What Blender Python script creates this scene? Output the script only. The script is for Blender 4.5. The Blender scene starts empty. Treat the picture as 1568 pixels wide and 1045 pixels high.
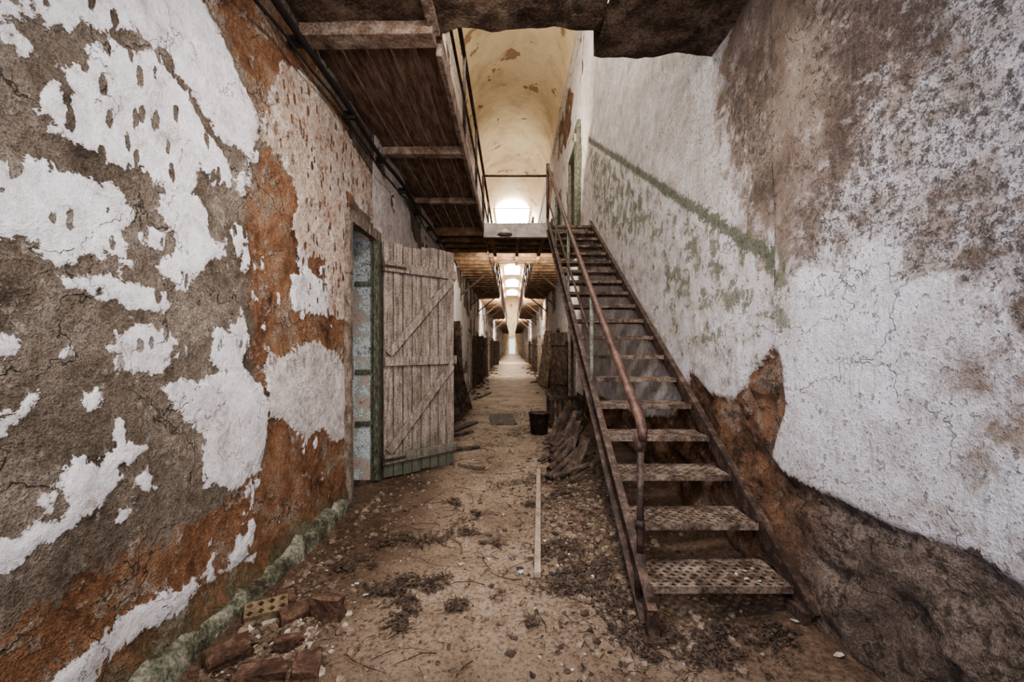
import bpy, bmesh, math, random
import numpy as np
from mathutils import Vector, Matrix
random.seed(7)
rng = np.random.RandomState(7)
C = bpy.context.scene.collection

# ------------------------------------------------------------------ survey
EYE = 1.30; F = 640.0; CU = 784.0; CV = 530.0
XL = -1.35; XR = 1.40
def L(u, v):
    z = -XL * F / (CU - u); return (z, EYE + (CV - v) * z / F)
def R(u, v):
    z = XR * F / (u - CU); return (z, EYE + (CV - v) * z / F)
def G(u, v, h=0.0):
    z = (EYE - h) * F / (v - CV); return ((u - CU) / F * z, z)

# ------------------------------------------------------------------ numpy noise
def _h(ix, iy, s):
    a = np.sin(ix * 127.1 + iy * 311.7 + s * 74.7) * 43758.5453
    return a - np.floor(a)
def vnoise(x, y, s=0):
    ix = np.floor(x); iy = np.floor(y); fx = x - ix; fy = y - iy
    fx = fx * fx * (3 - 2 * fx); fy = fy * fy * (3 - 2 * fy)
    a = _h(ix, iy, s); b = _h(ix + 1, iy, s); c = _h(ix, iy + 1, s); d = _h(ix + 1, iy + 1, s)
    return (a * (1 - fx) + b * fx) * (1 - fy) + (c * (1 - fx) + d * fx) * fy
def fbm(x, y, o=4, s=0):
    t = 0; amp = .5; tot = 0
    for k in range(o):
        t = t + amp * vnoise(x * 2 ** k, y * 2 ** k, s + k * 3.1); tot += amp; amp *= .5
    return t / tot - .5
def sdf_poly(px, py, poly):
    d = np.full(px.shape, 1e9); ins = np.zeros(px.shape, bool); n = len(poly)
    for i in range(n):
        ax, ay = poly[i]; bx, by = poly[(i + 1) % n]
        ex, ey = bx - ax, by - ay
        t = np.clip(((px - ax) * ex + (py - ay) * ey) / (ex * ex + ey * ey + 1e-12), 0, 1)
        d = np.minimum(d, (px - ax - t * ex) ** 2 + (py - ay - t * ey) ** 2)
        if abs(by - ay) > 1e-12:
            c = ((ay > py) != (by > py)) & (px < (bx - ax) * (py - ay) / (by - ay) + ax)
            ins ^= c
    d = np.sqrt(d)
    return np.where(ins, d, -d)
def sdf_many(px, py, polys):
    r = np.full(px.shape, -1.0)
    for p in polys: r = np.maximum(r, sdf_poly(px, py, p))
    return r

# ------------------------------------------------------------------ node helper
class NB:
    def __init__(s, name):
        s.m = bpy.data.materials.new(name); s.m.use_nodes = True
        s.t = s.m.node_tree; s.t.nodes.clear()
        s.out = s.t.nodes.new('ShaderNodeOutputMaterial')
        s.b = s.t.nodes.new('ShaderNodeBsdfPrincipled')
        s.t.links.new(s.b.outputs[0], s.out.inputs[0])
        s.pos = s.t.nodes.new('ShaderNodeNewGeometry').outputs['Position']
    def set(s, sock, v):
        if isinstance(v, bpy.types.NodeSocket): s.t.links.new(v, sock)
        else:
            if sock.type == 'RGBA' and len(v) == 3: v = (*v, 1)
            sock.default_value = v
    def attr(s, n):
        a = s.t.nodes.new('ShaderNodeAttribute'); a.attribute_name = n; return a.outputs['Fac']
    def mapv(s, scale, rot=(0, 0, 0), vec=None):
        m = s.t.nodes.new('ShaderNodeMapping'); s.set(m.inputs[0], vec or s.pos)
        m.inputs['Scale'].default_value = scale; m.inputs['Rotation'].default_value = rot
        return m.outputs[0]
    def noise(s, scale, detail=6, rough=.6, dist=0, vec=None, out=0):
        n = s.t.nodes.new('ShaderNodeTexNoise'); s.set(n.inputs['Vector'], vec or s.pos)
        n.inputs['Scale'].default_value = scale; n.inputs['Detail'].default_value = detail
        n.inputs['Roughness'].default_value = rough; n.inputs['Distortion'].default_value = dist
        return n.outputs[out]
    def vor(s, scale, feat='F1', out='Distance', vec=None, rnd=1):
        n = s.t.nodes.new('ShaderNodeTexVoronoi'); n.feature = feat; s.set(n.inputs['Vector'], vec or s.pos)
        n.inputs['Scale'].default_value = scale; n.inputs['Randomness'].default_value = rnd
        return n.outputs[out]
    def math(s, op, a, b=0, c=0, clamp=False):
        n = s.t.nodes.new('ShaderNodeMath'); n.operation = op; n.use_clamp = clamp
        for i, v in enumerate((a, b, c)): s.set(n.inputs[i], v)
        return n.outputs[0]
    def mul(s, a, b): return s.math('MULTIPLY', a, b)
    def add(s, a, b): return s.math('ADD', a, b)
    def sub(s, a, b): return s.math('SUBTRACT', a, b)
    def mr(s, v, a, b, c=0, d=1):
        n = s.t.nodes.new('ShaderNodeMapRange'); n.clamp = True
        for i, x in enumerate((v, a, b, c, d)): s.set(n.inputs[i], x)
        return n.outputs[0]
    def mix(s, f, a, b, mode='MIX'):
        n = s.t.nodes.new('ShaderNodeMix'); n.data_type = 'RGBA'; n.blend_type = mode
        s.set(n.inputs[0], f); s.set(n.inputs[6], a); s.set(n.inputs[7], b); return n.outputs[2]
    def ramp(s, f, stops):
        n = s.t.nodes.new('ShaderNodeValToRGB'); s.set(n.inputs[0], f); e = n.color_ramp.elements
        while len(e) < len(stops): e.new(.5)
        for k, (p, c) in enumerate(stops): e[k].position = p; e[k].color = (*c, 1)
        return n.outputs[0]
    def warp(s, vec, scale, amt):
        c = s.noise(scale, 4, .6, out=1); sc = s.t.nodes.new('ShaderNodeVectorMath'); sc.operation = 'SCALE'; sc.inputs['Scale'].default_value = amt
        s.t.links.new(c, sc.inputs[0]); d = s.t.nodes.new('ShaderNodeVectorMath'); s.t.links.new(vec, d.inputs[0]); s.t.links.new(sc.outputs[0], d.inputs[1]); return d.outputs[0]
    def bump(s, h, dist=.01, strength=1):
        n = s.t.nodes.new('ShaderNodeBump'); s.set(n.inputs['Height'], h)
        n.inputs['Distance'].default_value = dist; n.inputs['Strength'].default_value = strength
        return n.outputs[0]
    def fin(s, col, rough=.85, normal=None, metal=0, spec=.3):
        s.set(s.b.inputs['Base Color'], col); s.set(s.b.inputs['Roughness'], rough)
        s.set(s.b.inputs['Metallic'], metal)
        s.b.inputs['Specular IOR Level'].default_value = spec
        if normal: s.set(s.b.inputs['Normal'], normal)
        return s.m

def grunge(name, stops, scale=4, rough=.85, bumpd=.006, metal=0, vec=None, peel=None, spec=.3, fine=60):
    b = NB(name); v = b.mapv(vec) if vec else None
    n = b.noise(scale, 7, .7, .3, v); f = b.noise(fine, 3, .75, 0, v)
    g = b.add(b.mul(n, .66), b.mul(f, .34))
    c = b.ramp(g, stops)
    h = g
    if peel:
        m = b.mr(b.noise(peel[1], 7, .66, .4), peel[2], peel[2] + .012)
        c = b.mix(m, c, peel[0]); h = b.add(h, b.mul(m, .5))
    return b.fin(c, rough, b.bump(h, bumpd * 2, .9), metal, spec)

# ------------------------------------------------------------------ wall materials
def cracks(b, scale, w, thr, nD):
    e = b.vor(scale, 'DISTANCE_TO_EDGE', vec=b.warp(b.pos, 3.5, .5))
    return b.mul(b.mr(e, w, w * .3), b.mr(nD, thr, thr + .03))
def mat_left():
    b = NB('left_wall_peeling_plaster')
    pl = b.attr('pl'); og = b.attr('org'); spot = b.attr('spot'); pink = b.attr('pink')
    nA = b.noise(7, 6, .7, .4); nB = b.noise(34, 5, .72); nC = b.noise(130, 2, .7); nD = b.noise(3.2, 7, .72, .5)
    n1 = b.sub(nA, .5); n2 = b.sub(nB, .5)
    s = b.add(pl, b.add(b.mul(n1, .17), b.mul(n2, .07)))
    # pecked key marks
    pv = b.mapv((1, 1.5, .62), (.45, 0, 0))
    vd = b.vor(13, vec=pv); vc = b.vor(13, out='Color', vec=pv)
    keep = b.math('GREATER_THAN', vc, .28)
    hole = b.mul(b.mul(b.mr(b.add(vd, b.mul(n2, .5)), .31, .27), keep), spot)
    mp = b.mr(s, -.0012, .0015)
    mpl = b.math('SUBTRACT', mp, hole, clamp=True)
    mo = b.mr(b.add(og, b.mul(n1, .5)), -.01, .02)
    cem = b.ramp(b.add(b.mul(nD, .7), b.mul(nB, .3)), [(.37, (.060, .045, .034)), (.46, (.165, .130, .100)), (.54, (.25, .205, .165)), (.64, (.39, .34, .29))])
    org = b.ramp(b.add(b.mul(nD, .75), b.mul(nB, .25)), [(.37, (.055, .030, .020)), (.44, (.185, .088, .046)), (.53, (.33, .175, .098)), (.62, (.41, .305, .225))])
    base = b.mix(mo, cem, org)
    sc = b.mul(b.mr(b.add(b.mul(nA, .6), b.mul(nD, .4)), .53, .54), mo)
    base = b.mix(b.mul(sc, .75), base, b.ramp(nB, [(.35, (.20, .14, .10)), (.6, (.42, .335, .265))]))
    base = b.mix(b.mul(b.mr(nC, .52, .40), .45), base, (.035, .026, .021))
    film = b.mul(b.mr(b.add(b.mul(nA, .5), b.mul(nB, .5)), .56, .59), .42)
    base = b.mix(film, base, (.50, .46, .43))
    ck = cracks(b, 2.6, .012, .5, nD)
    base = b.mix(b.mul(ck, .7), base, (.03, .022, .018))
    pc = b.ramp(b.add(b.mul(nA, .6), b.mul(nB, .4)), [(.38, (.42, .385, .38)), (.47, (.65, .625, .65)), (.60, (.80, .79, .84))])
    pc2 = b.ramp(b.add(b.mul(nA, .5), b.mul(nB, .5)), [(.38, (.19, .115, .08)), (.46, (.40, .295, .235)), (.55, (.56, .47, .415)), (.66, (.73, .67, .64))])
    pc = b.mix(pink, pc, pc2)
    pc = b.mix(b.mul(b.mr(nD, .53, .66), .35), pc, (.38, .33, .30))
    pc = b.mix(b.mul(b.mr(nC, .61, .67), .5), pc, (.2, .165, .14))
    pc = b.mix(b.mul(b.mr(s, .012, .0), .5), pc, (.30, .23, .17))  # dark rim along flake edges, edge shade painted into the plaster colour
    col = b.mix(mpl, base, pc)
    ga = b.mul(b.attr('foot'), b.mr(nA, .40, .55))
    col = b.mix(b.mul(ga, .75), col, (.10, .105, .06))
    h = b.add(b.mul(mpl, 1.4), b.mul(b.add(nB, b.mul(nC, .35)), b.sub(1.5, b.mul(mpl, 1.1))))
    h = b.add(h, b.add(b.mul(nA, .9), b.sub(b.mul(sc, .6), b.mul(ck, .5))))
    return b.fin(col, .88, b.bump(h, .016, 1))

def mat_right():
    b = NB('right_wall_peeling_plaster')
    pl = b.attr('pl'); st = b.attr('stain'); gn = b.attr('green'); stripe = b.attr('stripe'); ro = b.attr('rough'); cl = b.attr('clean')
    nA = b.noise(6.5, 6, .7, .4); nB = b.noise(32, 5, .75); nC = b.noise(120, 2, .7); nD = b.noise(2.6, 7, .7, .4)
    n1 = b.sub(nA, .5); n2 = b.sub(nB, .5)
    s = b.add(pl, b.add(b.mul(n1, .16), b.mul(n2, .08)))
    mp = b.mr(s, -.002, .002)
    mixn = b.add(b.mul(nD, .65), b.mul(nB, .35))
    so = b.ramp(mixn, [(.37, (.045, .026, .018)), (.45, (.155, .078, .042)), (.53, (.28, .145, .078)), (.64, (.34, .24, .17))])
    sg_ = b.ramp(mixn, [(.37, (.045, .034, .028)), (.45, (.12, .092, .073)), (.54, (.205, .162, .13)), (.64, (.34, .285, .24))])
    stone = b.mix(b.attr('warm'), sg_, so)
    lay = b.mr(b.add(b.mul(nA, .45), b.mul(nD, .55)), .525, .532)
    stone = b.mix(b.mul(lay, .65), stone, b.ramp(nB, [(.36, (.16, .115, .085)), (.62, (.36, .285, .225))]))
    dv = b.warp(b.mapv((1, .9, 1.5)), 2.2, 1.3)
    ve = b.vor(1.9, 'DISTANCE_TO_EDGE', vec=dv)
    joint = b.mr(b.add(ve, b.mul(n2, .2)), -.01, .03)
    stone = b.mix(joint, b.mix(.55, stone, (.03, .02, .014)), stone)
    stone = b.mix(b.mul(b.mr(nC, .54, .40), .45), stone, (.035, .025, .019))
    pc = b.ramp(b.add(b.mul(nD, .45), b.mul(nB, .55)), [(.38, (.34, .295, .275)), (.45, (.54, .495, .48)), (.54, (.68, .655, .67)), (.66, (.80, .785, .83))])
    ncl = b.sub(1, cl)
    pc = b.mix(b.mul(b.mul(b.mr(nA, .46, .59), .65), b.add(b.mul(ncl, .75), .25)), pc, (.38, .315, .26))
    pc = b.mix(b.mul(b.mul(b.mr(nC, .58, .66), .5), ncl), pc, (.22, .18, .155))
    ck = cracks(b, 2.1, .010, .5, nD)
    pc = b.mix(b.mul(ck, .55), pc, (.16, .12, .10))
    sm = b.mr(b.add(st, b.mul(n1, 1.1)), -.12, .10)
    sm = b.mul(sm, b.mr(b.add(b.mul(nA, .4), b.mul(nB, .6)), .34, .46))
    stc = b.ramp(mixn, [(.36, (.065, .04, .028)), (.46, (.175, .122, .088)), (.55, (.29, .225, .175)), (.66, (.46, .395, .34))])
    pc = b.mix(b.mul(sm, .93), pc, stc)
    rm = b.mr(b.add(ro, b.mul(n1, 1.0)), -.08, .12)
    rm = b.mul(rm, b.mr(b.add(b.mul(nB, .65), b.mul(nC, .35)), .475, .55))
    pc = b.mix(b.mul(rm, .82), pc, (.10, .084, .072))
    rv = b.mapv((1, 16, 1.4))
    run = b.mul(b.mr(b.noise(2.2, 5, .75, 0, rv), .53, .65), .42)
    pc = b.mix(run, pc, (.25, .21, .19))
    pit = b.mr(nB, .59, .625)
    pc = b.mix(b.mul(pit, .7), pc, (.13, .10, .08))
    gm = b.mr(b.add(gn, b.add(b.mul(n1, 1.0), b.mul(n2, .6))), .0, .04)
    pc = b.mix(b.mul(gm, .8), pc, b.mix(b.mr(nB, .4, .6), (.075, .076, .048), (.22, .225, .155)))
    sg = b.mr(b.add(stripe, b.add(b.mul(n2, .22), b.mul(n1, .08))), -.002, .004)
    pc = b.mix(b.mul(sg, .92), pc, b.mix(b.mr(nB, .42, .62), (.065, .072, .044), (.18, .195, .135)))
    ck2 = b.mr(b.add(b.attr('crack_shade'), b.add(b.mul(n1, .10), b.mul(n2, .05))), -.003, .003)  # crack at the plaster step, with its shade painted in as a dark line
    pc = b.mix(b.mul(ck2, .85), pc, (.08, .052, .036))
    pc = b.mix(b.mul(b.mr(s, .025, .0), .6), pc, (.32, .225, .155))  # plaster border darkened, painted shade where the coat breaks off
    col = b.mix(mp, stone, pc)
    h = b.add(b.mul(mp, 1.6), b.mul(b.add(nB, b.mul(nC, .4)), b.sub(1.9, b.mul(mp, .8))))
    h = b.add(h, b.mul(b.add(b.mul(joint, .5), b.mul(lay, .7)), b.sub(1, mp)))
    h = b.sub(h, b.add(b.mul(b.add(b.add(rm, sm), b.add(ck2, ck)), .35), b.mul(pit, .6)))
    h = b.add(h, b.mul(nA, .9))
    return b.fin(col, .86, b.bump(h, .017, 1))

M_left = mat_left(); M_right = mat_right()
M_reveal = grunge('doorway_reveal_paint', [(.38, (.16, .09, .075)), (.45, (.40, .29, .27)), (.49, (.15, .22, .18)), (.53, (.52, .54, .60)), (.60, (.08, .12, .09))], 3.5, bumpd=.014)
M_dark = grunge('painted_cell_shade', [(.3, (.012, .009, .007)), (.7, (.06, .045, .035))], 4)  # near-black colour paints the darkness of the cell recesses
M_vault = grunge('vault_limewash', [(.34, (.42, .33, .21)), (.5, (.67, .56, .38)), (.66, (.76, .67, .50))], 1.3, peel=((.33, .22, .14), 1.1, .61), bumpd=.02)
M_ceil = grunge('mottled_brown_slab', [(.38, (.018, .012, .009)), (.47, (.08, .052, .036)), (.60, (.25, .185, .14))], 5, bumpd=.03)  # dark brown mottled concrete
M_plankY = grunge('gallery_boards', [(.36, (.045, .026, .018)), (.47, (.165, .10, .07)), (.60, (.34, .25, .19))], 5, vec=(6, .8, 6), bumpd=.008)
M_joist = grunge('joist_flaking_paint', [(.36, (.07, .04, .03)), (.48, (.20, .14, .105)), (.62, (.42, .35, .30))], 8, bumpd=.010)
M_rustj = grunge('rusted_joist', [(.36, (.06, .033, .018)), (.5, (.19, .115, .065)), (.64, (.35, .25, .16))], 6)
M_fascia = grunge('fascia_grey_paint', [(.34, (.2, .17, .15)), (.5, (.42, .38, .35)), (.66, (.6, .56, .52))], 6)
M_rust = grunge('rusted_iron', [(.36, (.016, .010, .008)), (.5, (.046, .028, .021)), (.64, (.155, .10, .072))], 12, rough=.65, bumpd=.004, metal=.15, spec=.4)
M_rail = grunge('handrail_rust', [(.36, (.024, .012, .009)), (.5, (.070, .036, .026)), (.64, (.155, .088, .062))], 12, rough=.55, bumpd=.003, metal=.15, spec=.4)
M_green = grunge('grimy_green_baseboard', [(.40, (.045, .032, .024)), (.46, (.085, .085, .055)), (.52, (.17, .175, .13)), (.58, (.30, .27, .23)), (.66, (.42, .39, .35))], 9, bumpd=.012)
M_post = grunge('green_post_paint', [(.36, (.05, .034, .025)), (.46, (.10, .11, .08)), (.6, (.24, .24, .19))], 16, bumpd=.006)
M_jamb = grunge('dark_green_jamb', [(.38, (.04, .028, .02)), (.48, (.08, .083, .06)), (.56, (.15, .155, .12)), (.64, (.30, .265, .23))], 16, vec=(3, 3, 1), bumpd=.012)
M_tread = grunge('tread_plate_rust', [(.38, (.028, .019, .015)), (.48, (.095, .065, .050)), (.60, (.255, .20, .16))], 11, rough=.7, bumpd=.003, metal=.1)
M_black = grunge('black_cable', [(.3, (.008, .007, .007)), (.7, (.035, .03, .028))], 10, rough=.5)
M_frame = grunge('door_frame_weathered', [(.36, (.05, .035, .026)), (.48, (.17, .13, .10)), (.64, (.40, .35, .31))], 11, vec=(3, 3, 1), bumpd=.012)
M_wood = grunge('old_board_wood', [(.36, (.05, .034, .025)), (.5, (.15, .11, .083)), (.64, (.31, .25, .20))], 8)
M_pale = grunge('pale_batten_wood', [(.36, (.14, .105, .08)), (.5, (.29, .23, .18)), (.64, (.42, .36, .30))], 8)
M_wdark = grunge('dark_scrap_wood', [(.36, (.016, .011, .009)), (.5, (.055, .038, .029)), (.64, (.17, .125, .095))], 8)
M_brick = grunge('dirty_brick', [(.36, (.035, .021, .017)), (.5, (.10, .056, .038)), (.64, (.22, .15, .108))], 12, bumpd=.01)
M_ybrick = grunge('buff_hollow_brick', [(.36, (.07, .05, .032)), (.5, (.175, .13, .08)), (.64, (.29, .23, .155))], 12, bumpd=.01)
M_twig = grunge('dead_leaf_litter', [(.36, (.020, .014, .011)), (.5, (.062, .042, .031)), (.64, (.15, .108, .08))], 30)
M_chip = grunge('plaster_chips', [(.38, (.16, .12, .09)), (.5, (.40, .36, .32)), (.62, (.66, .64, .60))], 14)
M_rubble = grunge('rubble_bits', [(.38, (.06, .041, .03)), (.5, (.17, .122, .088)), (.62, (.34, .27, .21))], 9)
M_blue = grunge('blue_wrapper', [(.3, (.2, .35, .5)), (.7, (.45, .6, .75))], 20)

def mat_door():
    b = NB('door_leaf_flaking_paint')
    v = b.mapv((6, 6, .7))
    n = b.noise(6, 6, .78, .2, v); f = b.noise(80, 3, .7); nA = b.noise(7, 5, .7)
    g0 = b.add(b.mul(n, .6), b.mul(f, .4))
    c = b.ramp(g0, [(.39, (.065, .048, .040)), (.46, (.22, .175, .150)), (.54, (.37, .315, .28)), (.64, (.55, .50, .46))])
    c = b.mix(b.mul(b.mr(nA, .49, .61), .45), c, (.12, .10, .082))
    z = b.t.nodes.new('ShaderNodeSeparateXYZ'); b.set(z.inputs[0], b.pos)
    g = b.mr(b.add(z.outputs[2], b.mul(b.noise(9, 5, .75), .35)), .55, .28)
    c = b.mix(b.mul(g, .8), c, (.085, .10, .075))
    return b.fin(c, .8, b.bump(g0, .014))
M_door = mat_door()

def mat_floor():
    b = NB('dusty_dirt_floor')
    nD = b.noise(1.8, 7, .7, .5); nA = b.noise(9, 6, .75, .3); nB = b.noise(45, 5, .8); nC = b.noise(160, 2, .7)
    g = b.add(b.mul(nD, .4), b.add(b.mul(nA, .3), b.mul(nB, .3)))
    c = b.ramp(g, [(.38, (.115, .077, .053)), (.46, (.26, .185, .13)), (.53, (.38, .288, .212)), (.64, (.55, .445, .355))])
    d = b.attr('dirt_shade')
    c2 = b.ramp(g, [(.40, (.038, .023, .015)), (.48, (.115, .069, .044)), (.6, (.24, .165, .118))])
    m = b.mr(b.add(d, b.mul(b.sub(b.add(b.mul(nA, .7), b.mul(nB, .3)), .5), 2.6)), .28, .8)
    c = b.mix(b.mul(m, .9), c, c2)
    c = b.mix(b.mul(b.mr(nB, .49, .40), .6), c, (.06, .04, .028))
    v1 = b.vor(70); pk = b.mul(b.mr(v1, .22, .14), b.math('GREATER_THAN', b.vor(70, out='Color'), .6))
    c = b.mix(b.mul(pk, .6), c, b.mix(b.mr(nA, .4, .6), (.075, .05, .038), (.52, .45, .385)))
    h = b.add(b.add(nB, b.mul(pk, .5)), b.add(b.mul(nA, 1.4), b.mul(nC, .5)))
    return b.fin(c, .92, b.bump(h, .019))
M_floor = mat_floor()

def emis(name, col, st):
    m = bpy.data.materials.new(name); m.use_nodes = True; t = m.node_tree; t.nodes.clear()
    o = t.nodes.new('ShaderNodeOutputMaterial'); e = t.nodes.new('ShaderNodeEmission')
    e.inputs[0].default_value = (*col, 1); e.inputs[1].default_value = st; t.links.new(e.outputs[0], o.inputs[0]); return m

# ------------------------------------------------------------------ mesh helpers
def mkobj(name, verts, faces, mats, parent=None, smooth=False, mi=None):
    me = bpy.data.meshes.new(name); me.from_pydata([tuple(v) for v in verts], [], faces); me.update()
    for m in (mats if isinstance(mats, (list, tuple)) else [mats]): me.materials.append(m)
    if mi is not None: me.polygons.foreach_set('material_index', mi)
    if smooth: me.polygons.foreach_set('use_smooth', [True] * len(me.polygons))
    o = bpy.data.objects.new(name, me); C.objects.link(o)
    if parent: o.parent = parent
    return o
def empty(name, loc=(0, 0, 0)):
    e = bpy.data.objects.new(name, None); C.objects.link(e); e.location = (0, 0, 0); e.empty_display_size = .1; return e
BF = [(0, 3, 2, 1), (4, 5, 6, 7), (0, 1, 5, 4), (1, 2, 6, 5), (2, 3, 7, 6), (3, 0, 4, 7)]
class MB:
    def __init__(s): s.v = []; s.f = []; s.mi = []
    def add(s, vs, fs, mi=0):
        k = len(s.v); s.v += [tuple(v) for v in vs]; s.f += [tuple(i + k for i in f) for f in fs]; s.mi += [mi] * len(fs)
    def box(s, x0, x1, y0, y1, z0, z1, mi=0, jit=0):
        vs = [(x0, y0, z0), (x1, y0, z0), (x1, y1, z0), (x0, y1, z0), (x0, y0, z1), (x1, y0, z1), (x1, y1, z1), (x0, y1, z1)]
        if jit: vs = [tuple(c + random.uniform(-jit, jit) for c in v) for v in vs]
        s.add(vs, BF, mi)
    def obox(s, M, sx, sy, sz, mi=0, jit=0):
        vs = []
        for c in [(-1, -1, -1), (1, -1, -1), (1, 1, -1), (-1, 1, -1), (-1, -1, 1), (1, -1, 1), (1, 1, 1), (-1, 1, 1)]:
            p = Vector((c[0] * sx / 2, c[1] * sy / 2, c[2] * sz / 2))
            if jit: p += Vector([random.uniform(-jit, jit) for _ in range(3)])
            vs.append(M @ p)
        s.add(vs, BF, mi)
    def beam(s, a, b, w, h, mi=0, up=(0, 0, 1), jit=0):
        a = Vector(a); b = Vector(b); d = (b - a); ln = d.length; d.normalize()
        sd = d.cross(Vector(up))
        if sd.length < 1e-4: sd = d.cross(Vector((1, 0, 0)))
        sd.normalize(); u = sd.cross(d)
        M = Matrix((sd, d, u)).transposed().to_4x4(); M.translation = (a + b) / 2
        s.obox(M, w, ln, h, mi, jit)
    def tube(s, pts, r, n=10, mi=0, cap=True):
        pts = [Vector(p) for p in pts]; k = len(s.v); rs = r if isinstance(r, (list, tuple)) else [r] * len(pts)
        for i, p in enumerate(pts):
            d = (pts[min(i + 1, len(pts) - 1)] - pts[max(i - 1, 0)]).normalized()
            a = d.cross(Vector((0, 0, 1)));
            if a.length < .05: a = d.cross(Vector((1, 0, 0)))
            a.normalize(); b2 = a.cross(d)
            for j in range(n):
                t = 2 * math.pi * j / n; s.v.append(tuple(p + (a * math.cos(t) + b2 * math.sin(t)) * rs[i]))
        for i in range(len(pts) - 1):
            for j in range(n):
                s.f.append((k + i * n + j, k + i * n + (j + 1) % n, k + (i + 1) * n + (j + 1) % n, k + (i + 1) * n + j)); s.mi.append(mi)
        if cap:
            s.f.append(tuple(k + j for j in range(n))[::-1]); s.mi.append(mi)
            s.f.append(tuple(k + (len(pts) - 1) * n + j for j in range(n))); s.mi.append(mi)
    def obj(s, name, mats, parent=None, smooth=False, bevel=0):
        o = mkobj(name, s.v, s.f, mats, parent, smooth, s.mi)
        bm = bmesh.new(); bm.from_mesh(o.data); bmesh.ops.recalc_face_normals(bm, faces=bm.faces); bm.to_mesh(o.data); bm.free()
        if bevel:
            m = o.modifiers.new('bevel', 'BEVEL'); m.width = bevel; m.segments = 2; m.limit_method = 'ANGLE'
        return o

def perforated(nx, ny, cell, hr, th, every=1, el=1.0):
    mb = MB()
    for i in range(nx):
        for j in range(ny):
            cx = (i + .5) * cell - nx * cell / 2; cy = (j + .5) * cell - ny * cell / 2; h = cell / 2
            sq = [(h, 0), (h, h), (0, h), (-h, h), (-h, 0), (-h, -h), (0, -h), (h, -h)]
            if every == 2 and (i + j) % 2:
                mb.add([(cx + a, cy + b, z) for z in (0, -th) for a, b in ((-h, -h), (h, -h), (h, h), (-h, h))], [(0, 1, 2, 3), (7, 6, 5, 4)])
                continue
            vs = []
            for z in (0, -th):
                vs += [(cx + a, cy + b, z) for a, b in sq]
                vs += [(cx + hr * el * math.cos(k * math.pi / 4) * (.8 if k % 2 else 1.15), cy + hr * math.sin(k * math.pi / 4) * (.8 if k % 2 else 1.15), z) for k in range(8)]
            fs = []
            for k in range(8):
                m = (k + 1) % 8
                fs.append((k, m, 8 + m, 8 + k)); fs.append((16 + m, 16 + k, 24 + k, 24 + m)); fs.append((8 + k, 8 + m, 24 + m, 24 + k))
            mb.add(vs, fs)
    X = nx * cell / 2; Y = ny * cell / 2
    mb.add([(-X, -Y, 0), (X, -Y, 0), (X, Y, 0), (-X, Y, 0), (-X, -Y, -th), (X, -Y, -th), (X, Y, -th), (-X, Y, -th)],
           [(0, 4, 5, 1), (1, 5, 6, 2), (2, 6, 7, 3), (3, 7, 4, 0)])
    return mb

# ------------------------------------------------------------------ WALLS
def axis(segs, cuts=()):
    a = []
    for s, e, st in segs:
        n = max(1, int(round((e - s) / st))); a += list(np.linspace(s, e, n + 1)[:-1])
    a.append(segs[-1][1]); a = [x for x in a if all(abs(x - c) > .006 for c in cuts)] + list(cuts)
    return np.array(sorted(set(np.round(a, 4))))
def build_wall(name, X, inw, ys, hs, holes, fields, disp, mats, depth=.5):
    Y, H = np.meshgrid(ys, hs); sh = Y.shape
    at = fields(Y, H); D = disp(Y, H, at)
    hd = np.full(sh, 9.0)
    for (a, b, c, d) in holes:
        dx = np.maximum(np.maximum(a - Y, Y - b), 0); dy = np.maximum(np.maximum(c - H, H - d), 0)
        hd = np.minimum(hd, np.hypot(dx, dy))
    D = D * np.clip(hd / .06, 0, 1)
    V = np.stack([X + inw * D, Y, H], -1).reshape(-1, 3)
    idx = np.arange(V.shape[0]).reshape(sh)
    cy = (ys[1:] + ys[:-1]) / 2; ch = (hs[1:] + hs[:-1]) / 2
    CY, CH = np.meshgrid(cy, ch); keep = np.ones(CY.shape, bool)
    for (a, b, c, d) in holes: keep &= ~((CY > a) & (CY < b) & (CH > c) & (CH < d))
    q = np.stack([idx[:-1, :-1], idx[:-1, 1:], idx[1:, 1:], idx[1:, :-1]], -1)[keep]
    if inw < 0: q = q[:, ::-1]
    faces = [tuple(map(int, f)) for f in q]; mi = [0] * len(faces); verts = V.tolist()
    for (a, b, c, d) in holes:
        k = len(verts); xo = X - inw * depth
        verts += [(X, a, c), (X, b, c), (X, b, d), (X, a, d), (xo, a, c), (xo, b, c), (xo, b, d), (xo, a, d)]
        faces += [(k, k + 4, k + 7, k + 3), (k + 1, k + 2, k + 6, k + 5), (k + 3, k + 7, k + 6, k + 2), (k, k + 1, k + 5, k + 4), (k + 4, k + 5, k + 6, k + 7)]
        mi += [1, 1, 1, 2, 2]
    o = mkobj(name, verts, faces, mats, smooth=True, mi=mi)
    nv = len(verts)
    for an, arr in at.items():
        A = o.data.attributes.new(an, 'FLOAT', 'POINT'); full = np.zeros(nv, np.float32); full[:V.shape[0]] = arr.reshape(-1); A.data.foreach_set('value', full)
    return o

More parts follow.
